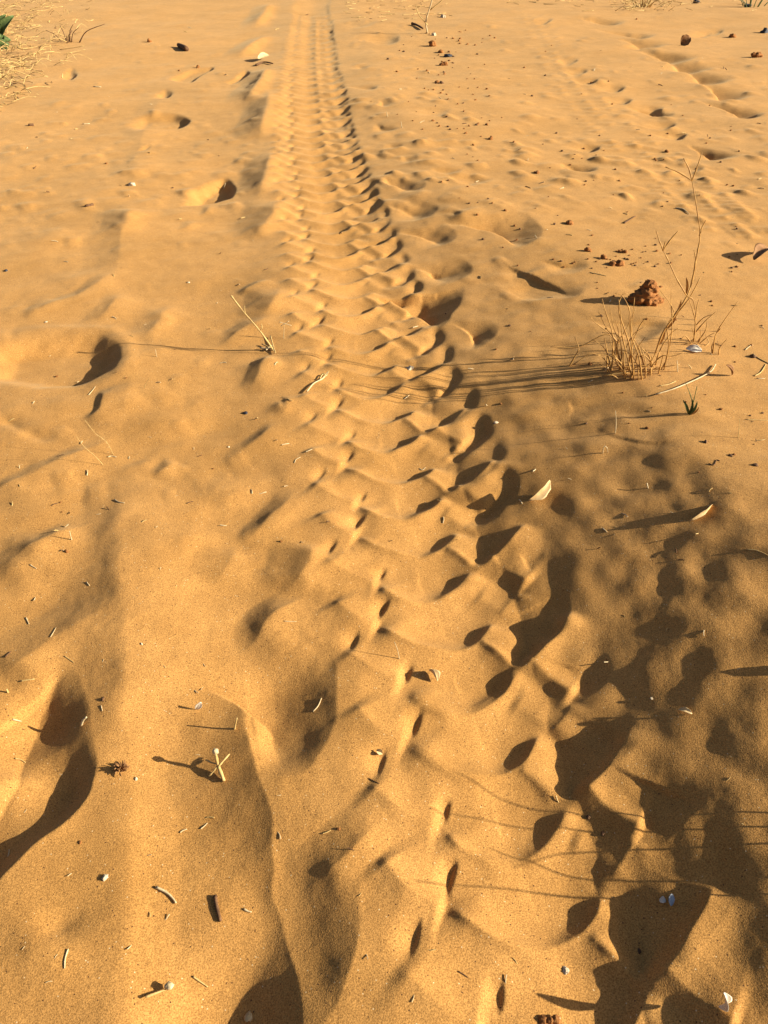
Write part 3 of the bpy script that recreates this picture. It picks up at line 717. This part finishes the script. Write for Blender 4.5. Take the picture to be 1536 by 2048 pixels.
# --- named straws and twigs -------------------------------------------------------------
t = straw("long golden forked stalk leaning over the sand left of the track", [(548, 700), (520, 662), (490, 627), (462, 591)], .0030, M_STRAW, True, "dry_stalk", "stalk", .0016, knots=5)
for pts in ([(490, 627), (489, 618), (489, 612)], [(520, 662), (524, 655), (523, 648)]):
    bm = bmesh.new(); tube(bm, [V(p[0], p[1], t.location.y) - t.location for p in pts], .0014, .001, 5); obj("side_shoot", bm, M_STRAW, t)
for pts, m_ in (([(520, 696), (535, 697), (549, 699)], M_PALE), ([(541, 672), (546, 690), (551, 706)], M_STRAW), ([(524, 688), (536, 694), (548, 702)], M_STRAW), ([(532, 700), (540, 694), (546, 690)], M_PALE)):
    bm = bmesh.new(); tube(bm, [G(p[0], p[1], .005) - t.location for p in pts], .0022, .0014, 5); obj("root_fibre", bm, m_, t)
tw = empty("twig", G(438, 1540)); tag(tw, "forked pale twig with a round bulb and two long dark shadows at lower left", "twig")
for nm, P, r in [("stem", [G(448, 1562, .002), G(436, 1530, .010), V(431, 1506, G(436, 1530).y)], .0026), ("branch", [G(436, 1534, .010), G(448, 1520, .012), G(459, 1508, .010)], .0016), ("branch", [G(418, 1552, .002), G(426, 1544, .006), G(434, 1533, .010)], .0015), ("branch", [G(412, 1520, .002), G(425, 1526, .008), G(436, 1528, .010)], .0013)]:
    bm = bmesh.new(); tube(bm, [p - tw.location for p in P], r, r * .7, 6, knots=4); obj(nm, bm, M_STRAW, tw)
bm = bmesh.new(); lump(bm, V(431, 1503, G(436, 1530).y) - tw.location, .0045, (1, 1, 1.1), .2, 2, 3, 4); obj("bulb", bm, M_PALE, tw)
sh = empty("dry_flower", G(242, 1541)); tag(sh, "spiky brown seed head with a dark shadow beside the left footprint", "seed head")
for i in range(26):
    a_ = i * 2.4; e_ = random.uniform(.1, 1.3); d_ = Vector((math.cos(a_) * math.cos(e_), math.sin(a_) * math.cos(e_), math.sin(e_)))
    bm = leaf_bm(d_ * .002 + Vector((0, 0, .003)), d_ * random.uniform(.009, .015) + Vector((0, 0, .003)), .0035, d_.cross(Vector((.3, .2, 1))) + UPV * .2, .4, .05, .0005, 6, 2); obj("bract", bm, M_LEAFD, sh)
st_ = straw("yellow straw with a white bulb at its end near the bottom left", [(291, 1994), (315, 1985), (339, 1976)], .0024, M_STRAW, name="straw_piece", h=.006)
bm = bmesh.new(); lump(bm, G(338, 1972, .011) - st_.location, .0042, (1.2, 1, 1), .35, 2, 3, 9); obj("bulb", bm, M_PALE, st_)
straw("curved ribbed pale husk lying on the bright left ridge near the bottom", [(312, 1774), (333, 1785), (345, 1796), (352, 1806)], .0026, M_PALE, name="seed_husk", cat="husk", h=.002)
straw("thick dark twig stub lying in the left foreground", [(430, 1791), (434, 1816), (441, 1842)], .0034, M_BROWN, name="twig", cat="twig", r1=.0022, h=.002)
straw("long white straw lying right of the grass tuft", [(1311, 789), (1357, 774), (1417, 746), (1431, 729)], .0022, M_PALE, r1=.0014, h=.004)
ws = straw("white kinked stem lying across the left side of the tread", [(614, 783), (627, 767), (645, 757), (656, 744)], .0026, M_PALE, name="dry_stalk", cat="stalk", r1=.002, h=.006)
for pts in ([(640, 757), (646, 748), (655, 750)], [(648, 747), (652, 752), (658, 742)]):
    bm = bmesh.new(); tube(bm, [G(p[0], p[1], .008) - ws.location for p in pts], .0018, .001, 5); obj("node_sheath", bm, M_STRAW, ws)
ts = straw("little T-shaped straw left of the track beside the leaning stalk", [(567, 676), (568, 660), (569, 647)], .0014, M_PALE, True, name="straw_sprig")
for pts in ([(558, 644), (569, 647), (583, 651)], [(562, 652), (569, 647), (578, 642)]):
    bm = bmesh.new(); tube(bm, [V(p[0], p[1], ts.location.y) - ts.location for p in pts], .0012, .0008, 5); obj("cross_piece", bm, M_PALE, ts)
straw("short bark-covered log piece on the far sand at upper left", [(357, 90), (364, 93), (373, 98)], .024, M_BROWN, name="bark_piece", cat="bark", r1=.022, h=.016)
straw("dark stick end lying near the round footprint at left", [(171, 412), (186, 409)], .0075, M_BROWN, name="stick", cat="stick", r1=.006)
straw("dark stick lying at the far left edge of the bare sand", [(57, 250), (67, 250)], .010, M_BROWN, name="stick", cat="stick", r1=.009)
sk = straw("pale upright dry stalk standing at the top of the picture, right of the track", [(855, 66), (852, 42), (862, 8), (866, -12)], .010, M_PALE, True, "dry_stalk", "stalk", .006)
for pts in ([(856, 64), (842, 72), (830, 82)], [(855, 50), (838, 30), (832, 12)], [(860, 20), (880, 4), (890, -8)]):
    bm = bmesh.new(); tube(bm, [V(p[0], p[1], sk.location.y) - sk.location for p in pts], .005, .003, 5); obj("branch", bm, M_STRAW, sk)
straw("dark fallen twig under the pale leaf beside the far track", [(512, 130), (528, 124), (546, 127)], .010, M_BROWN, name="twig", cat="twig", h=.008)
straw("dark stick left of the pale upright stalk at the top", [(824, 47), (834, 50), (846, 57)], .016, M_BROWN, name="stick", cat="stick", h=.012)
for lab, pts, r, m_, up in [
    ("upright pale straw with a thin shadow below the bushy tuft", [(1231, 866), (1232, 845), (1231, 822)], .0016, M_PALE, True),
    ("hooked straw tip curling out of the shaded bank", [(1206, 906), (1208, 893), (1214, 896), (1216, 906)], .0013, M_PALE, True),
    ("thin straw standing in the tread beside its slanting shadow, middle of the track", [(799, 1317), (795, 1300), (789, 1284)], .0011, M_PALE, True),
    ("pale straw standing above the forked twig at lower left", [(468, 1457), (471, 1447), (474, 1436)], .0024, M_STRAW, True),
    ("short white straw standing on the diagonal crease at left", [(143, 1079), (141, 1071), (139, 1062)], .0017, M_PALE, True),
    ("pale pod standing on the rim of the shadowed left footprint", [(161, 1449), (166, 1441), (173, 1434)], .0034, M_PALE, True),
    ("straw stub standing at the left edge beside a dark shadow", [(15, 1384), (13, 1378)], .0026, M_STRAW, True),
    ("slim straw twig with a long flat shadow left of the bright ridge", [(229, 999), (238, 1004), (249, 1006)], .0020, M_PALE, False),
    ("long hair-thin straw, left one of the pair below the heel mark", [(208, 930), (190, 912), (170, 895), (152, 872)], .0008, M_STRAW, True),
    ("long hair-thin straw, right one of the pair below the heel mark", [(227, 909), (213, 884), (190, 866), (170, 840)], .0008, M_STRAW, True),
    ("tiny pale knot of straw at the foot of the thin straw pair", [(216, 914), (223, 912), (233, 914)], .0020, M_PALE, False),
    ("pale straw standing on end right of the big left footprint", [(287, 776), (292, 766), (299, 756)], .0011, M_STRAW, True),
    ("crossed straw bit on the heel mark below the big left footprint", [(177, 790), (184, 782), (191, 773)], .0016, M_PALE, False),
    ("short straw leaning at the crease beyond the big left footprint", [(313, 713), (311, 699)], .0013, M_PALE, True),
    ("dull straw on the diagonal ripple at the left edge", [(60, 1129), (66, 1133), (73, 1137)], .0016, M_PALE, False),
    ("tiny straw with a pointed shadow between the two left creases", [(173, 1164), (179, 1171)], .0016, M_PALE, False),
    ("pale straw beside a brown bit in the left foreground", [(52, 1235), (55, 1242), (58, 1248)], .0018, M_PALE, False),
    ("thin diagonal straw above the left footprint", [(101, 1274), (106, 1266), (112, 1255)], .0012, M_PALE, False),
    ("dark short straw at the left edge above the footprint", [(10, 1314), (22, 1303)], .0020, M_BROWN, False),
    ("straw leading down from a pale chip on the left slope", [(129, 1312), (138, 1318), (148, 1325)], .0012, M_STRAW, False),
    ("knobbly straw on the upper rim of the left footprint", [(42, 1362), (55, 1360), (69, 1358)], .0020, M_STRAW, False),
    ("pale short straw inside the left footprint", [(28, 1445), (43, 1443)], .0022, M_PALE, False),
    ("straw at the shadow edge inside the left footprint", [(30, 1517), (41, 1519), (51, 1525)], .0016, M_STRAW, False),
    ("little straw below a dark pebble at the left footprint", [(202, 1411), (205, 1422)], .0013, M_PALE, False),
    ("pale bit of straw on the bright ridge above the husk", [(360, 1665), (366, 1661), (374, 1658)], .0016, M_PALE, False),
    ("flared pale straw near the left bottom corner", [(136, 1898), (130, 1918), (129, 1937)], .0017, M_PALE, False),
    ("yellow straw slanting down right of the bulbed straw", [(386, 1953), (400, 1963), (416, 1974)], .0018, M_STRAW, False),
    ("small white straw right of the dark twig stub", [(488, 1818), (495, 1822), (503, 1824)], .0020, M_PALE, False),
    ("forked pale straw in the hollow left of the tread", [(626, 1423), (636, 1412), (643, 1396)], .0018, M_PALE, False),
    ("straw lying left of the tread below the dark streak", [(568, 1242), (580, 1243), (593, 1243)], .0012, M_PALE, False),
    ("dark hair-thin straw beside a small slot of the near tread", [(738, 1557), (748, 1562), (758, 1567)], .0011, M_BROWN, False),
    ("dark headed straw on the near sand at the bottom centre", [(917, 1943), (926, 1948), (936, 1955)], .0012, M_BROWN, False),
    ("pale crescent straw at the left side of the tread", [(589, 926), (592, 919), (601, 914)], .0013, M_PALE, False),
    ("tiny white curl of straw on the dark wedge of the tread", [(839, 937), (845, 940), (851, 935)], .0014, M_PALE, False),
    ("short pale straw in the shade of the right bank", [(1205, 1056), (1214, 1064)], .0018, M_PALE, False),
    ("thin straw leaving the right edge on the lit bank", [(1492, 1098), (1515, 1101), (1540, 1112)], .0016, M_STRAW, False),
    ("yellow straw lying left of the row of red clods", [(1180, 545), (1196, 548), (1213, 552)], .0020, M_STRAW, False),
    ("brown stick lying above the row of red clods", [(1248, 446), (1258, 440), (1271, 432)], .0042, M_BROWN, False),
    ("bowed white straw lying left of the tall forked stalk", [(1351, 416), (1366, 418), (1378, 428)], .0035, M_PALE, False),
    ("white spike standing beside the foot of the bushy tuft", [(1356, 743), (1354, 721)], .0022, M_PALE, True),
    ("faint straw lying far right below the grass", [(1491, 839), (1515, 840), (1540, 841)], .0014, M_STRAW, False),
    ("thin straw standing far right below the grass", [(1477, 875), (1478, 856), (1479, 838)], .0011, M_STRAW, True),
    ("longest straw of the small pile at the right edge", [(1506, 708), (1520, 718), (1540, 728)], .0022, M_STRAW, False),
    ("bent straw of the small pile at the right edge", [(1509, 752), (1522, 744), (1532, 728)], .0020, M_STRAW, False),
    ("white end straw below the pile at the right edge", [(1513, 757), (1530, 757)], .0018, M_PALE, False),
    ("pale straw just left of the small pile at the right edge", [(1490, 700), (1500, 692), (1506, 690)], .0018, M_PALE, False),
    ("brown hooked straw below the pebbles on the right bank", [(1418, 927), (1428, 930), (1433, 920), (1440, 922)], .0016, M_BROWN, False),
    ("yellow stub lying at the foot of the bushy tuft's right side", [(1318, 772), (1336, 769), (1352, 762)], .0022, M_STRAW, False),
    ("loose stalk lying under the bushy tuft toward the track", [(1207, 752), (1240, 746), (1256, 745)], .0018, M_STRAW, False),
    ("pale chip of straw on the sand above the upper round footprint", [(446, 378), (449, 372), (451, 366)], .0030, M_PALE, True),
    ("white straw lying on far sand at left below the straw litter", [(187, 173), (202, 174)], .006, M_PALE, False),
    ("white straw lying on far sand at left in the open", [(165, 248), (180, 247)], .005, M_PALE, False),
    ("pale straw standing on a lobe right of the far track", [(804, 255), (802, 243)], .0035, M_PALE, True),
    ("pale straw standing on a lobe nearest the upper tread", [(775, 233), (773, 224)], .0035, M_PALE, True)]:
    straw(lab, pts, r, m_, up)
# --- straw litter and green plant at the upper left ----------------------------------------
gp = empty("green_plant", G(-4, 92)); tag(gp, "small green leafy plant at the left edge near the top", "plant")
for a, b_ in [((-6, 90), (12, 30)), ((-4, 92), (28, 32)), ((-2, 94), (22, 80)), ((-8, 95), (2, 45)), ((-10, 96), (-22, 50)), ((-3, 96), (8, 70)), ((-12, 96), (-30, 80)), ((0, 98), (18, 88))]:
    b1_ = G(*a); o = obj("leaf", leaf_bm(b1_ - gp.location, V(b_[0], b_[1], b1_.y + random.uniform(-.05, .1)) - gp.location, .085, Vector((random.gauss(.3, .3), -1, .8)), .3, .15, .002), M_GREEN); o.parent = gp
bm = bmesh.new()
for i in range(520):
    x = abs(random.gauss(0, 105)) - 30; y = random.uniform(-15, 215)
    if y > 215 - x * .85 + random.gauss(0, 25): continue
    p = G(x, y, random.uniform(.002, .05)); a_ = random.uniform(0, 6.28); L = random.uniform(.05, .22)
    tube(bm, [p, p + Vector((math.cos(a_) * L * .5, math.sin(a_) * L * .5, random.uniform(-.01, .04))), p + Vector((math.cos(a_) * L, math.sin(a_) * L * .8, random.uniform(-.02, .03)))], random.uniform(.0018, .0036), .0014, 4)
o = obj("straw_litter", bm, M_STRAW); tag(o, "matted pale straw litter scattered over the upper left corner", "straw litter", kind="stuff")
bm = bmesh.new()
for i in range(260):
    x = random.choice([random.gauss(1285, 40), random.gauss(1285, 40), random.uniform(690, 900), random.uniform(1000, 1536)]); y = random.uniform(-30, 22) if x > 1000 else random.uniform(-20, 40)
    p = G(x, y, random.uniform(.002, .03)); a_ = random.uniform(0, 6.28); L = random.uniform(.03, .16); e_ = random.uniform(0, .6) if x > 1200 and x < 1360 else random.uniform(-.02, .08)
    tube(bm, [p, p + Vector((math.cos(a_) * L * .5, math.sin(a_) * L * .5, L * .5 * e_)), p + Vector((math.cos(a_) * L, math.sin(a_) * L * .8, L * e_))], random.uniform(.002, .0042), .0018, 4)
o = obj("grass_litter", bm, M_STRAW); tag(o, "thin scatter of dry grass bits along the top edge", "grass litter", kind="stuff")
for lab, x, y, n_, m_ in [("yellow-green dry grass tuft at the top edge, upper right", 1288, 14, 26, M_STRAW), ("broken brown stalk cluster in the straw at upper left", 134, 84, 9, M_BROWN), ("green-brown tuft behind the dark stone in the upper right corner", 1503, 14, 12, M_GREEN)]:
    b0 = G(x, y); root = empty("grass_tuft", b0); tag(root, lab, "grass")
    for i in range(n_):
        a_ = random.gauss(0, .09); c_ = random.gauss(0, .06); h_ = random.uniform(.06, .17)
        bm = bmesh.new(); tube(bm, [Vector((a_ * .5, c_ * .5, -.005)), Vector((a_ * .9, c_ * .8, h_ * .6)), Vector((a_ * 1.7, c_ * 1.3, h_))], .005, .002, 5); o = obj("stem", bm, m_); o.parent = root
# --- repeats too small to tell apart ---------------------------------------------------------
crumb_me = []
for i in range(7):
    bm = bmesh.new(); lump(bm, Vector((0, 0, 0)), 1, (1, .8, .65), .45, 1.8, 2, i * 3 + .5)
    me_ = bpy.data.meshes.new("dirt_crumb"); bm.to_mesh(me_); bm.free(); me_.materials.append(M_CLOD if i < 5 else M_BROWN); me_.polygons.foreach_set("use_smooth", np.ones(len(me_.polygons), bool)); crumb_me.append(me_)
n_ = 0
while n_ < 285:
    k_ = random.random()
    if k_ < .30: x, y = random.gauss(900, 55), random.uniform(60, 260)
    elif k_ < .62: x = random.uniform(880, 1500); y = random.gauss(360, 110)
    elif k_ < .78: x, y = random.uniform(1180, 1536), random.uniform(480, 960)
    elif k_ < .88: x, y = random.gauss(1215, 60), random.gauss(515, 14)
    else: x, y = random.uniform(0, 1536), random.uniform(20, 1100)
    if not (0 < x < 1536 and 5 < y < 1900): continue
    t_ = xy2st(flat(x, y))[1]
    if -.1 < t_ < .33 and random.random() < .85: continue
    dist = flat(x, y)[1]; r = random.uniform(.0018, .0045) * np.interp(dist, [.5, 2, 4, 9], [.8, 1.0, 1.7, 3.0]) * (2.0 if random.random() < .08 else 1)
    o = bpy.data.objects.new("dirt_crumb", random.choice(crumb_me)); COL.objects.link(o)
    o.location = G(x, y, r * .25); o.scale = (r, r, r); o.rotation_euler = (random.gauss(0, .3), random.gauss(0, .3), random.uniform(0, 6))
    tag(o, "tiny loose reddish-brown dirt crumb on bare sand", "dirt crumb", "dirt crumbs strewn over the sand"); n_ += 1
fleck_me = []
for i in range(6):
    bm = bmesh.new(); b_ = random.uniform(-.25, .25); tube(bm, [Vector((-.5, 0, 0)), Vector((0, b_, .05)), Vector((.5, 0, 0))], .075, .05, 5)
    me_ = bpy.data.meshes.new("straw_fleck"); bm.to_mesh(me_); bm.free(); me_.materials.append([M_PALE, M_PALE, M_STRAW, M_PALE, M_STRAW, M_BROWN][i]); fleck_me.append(me_)
n_ = 0
while n_ < 230:
    y = random.uniform(15, 1100) if random.random() < .8 else random.uniform(1000, 2030); x = random.uniform(5, 1531)
    t_ = xy2st(flat(x, y))[1]
    if -.1 < t_ < .33 and random.random() < .6: continue
    L = random.uniform(.006, .020) * np.interp(flat(x, y)[1], [.3, 1, 3, 8], [.6, .8, 1.3, 2.6])
    o = bpy.data.objects.new("straw_fleck", random.choice(fleck_me)); COL.objects.link(o)
    o.location = G(x, y, L * .05); o.scale = (L, L, L); o.rotation_euler = (0, random.gauss(0, .35), random.uniform(0, 6))
    tag(o, "tiny loose fleck of dry straw on the sand", "straw fleck", "straw flecks strewn over the sand"); n_ += 1
# ------------------------------------------------------------------ light
SUN_EL, SUN_A = R(22.5), R(8)      # from the right, a little behind the viewer
sd = bpy.data.lights.new("sun", 'SUN'); sd.energy = 5.0; sd.angle = R(.5); sd.color = (1.0, .92, .72)
sun = bpy.data.objects.new("sun", sd); COL.objects.link(sun)
to_sun = Vector((math.cos(SUN_EL) * math.cos(SUN_A), -math.cos(SUN_EL) * math.sin(SUN_A), math.sin(SUN_EL)))
sun.rotation_euler = to_sun.to_track_quat('Z', 'Y').to_euler(); sun.location = to_sun * 20
w = bpy.data.worlds.new("World"); scene.world = w; w.use_nodes = True
nt = w.node_tree; bg = nt.nodes["Background"]
sky = nt.nodes.new("ShaderNodeTexSky"); sky.sky_type = 'NISHITA'; sky.sun_disc = False
sky.sun_elevation = SUN_EL; sky.sun_rotation = math.atan2(to_sun.x, to_sun.y)
sky.dust_density = 3.0; sky.air_density = .7
nt.links.new(sky.outputs[0], bg.inputs[0]); bg.inputs[1].default_value = .05
vs = scene.view_settings; vs.view_transform = 'Standard'; vs.look = 'None'; vs.gamma = 1; vs.exposure = 1.22
scene.cycles.max_bounces = 6
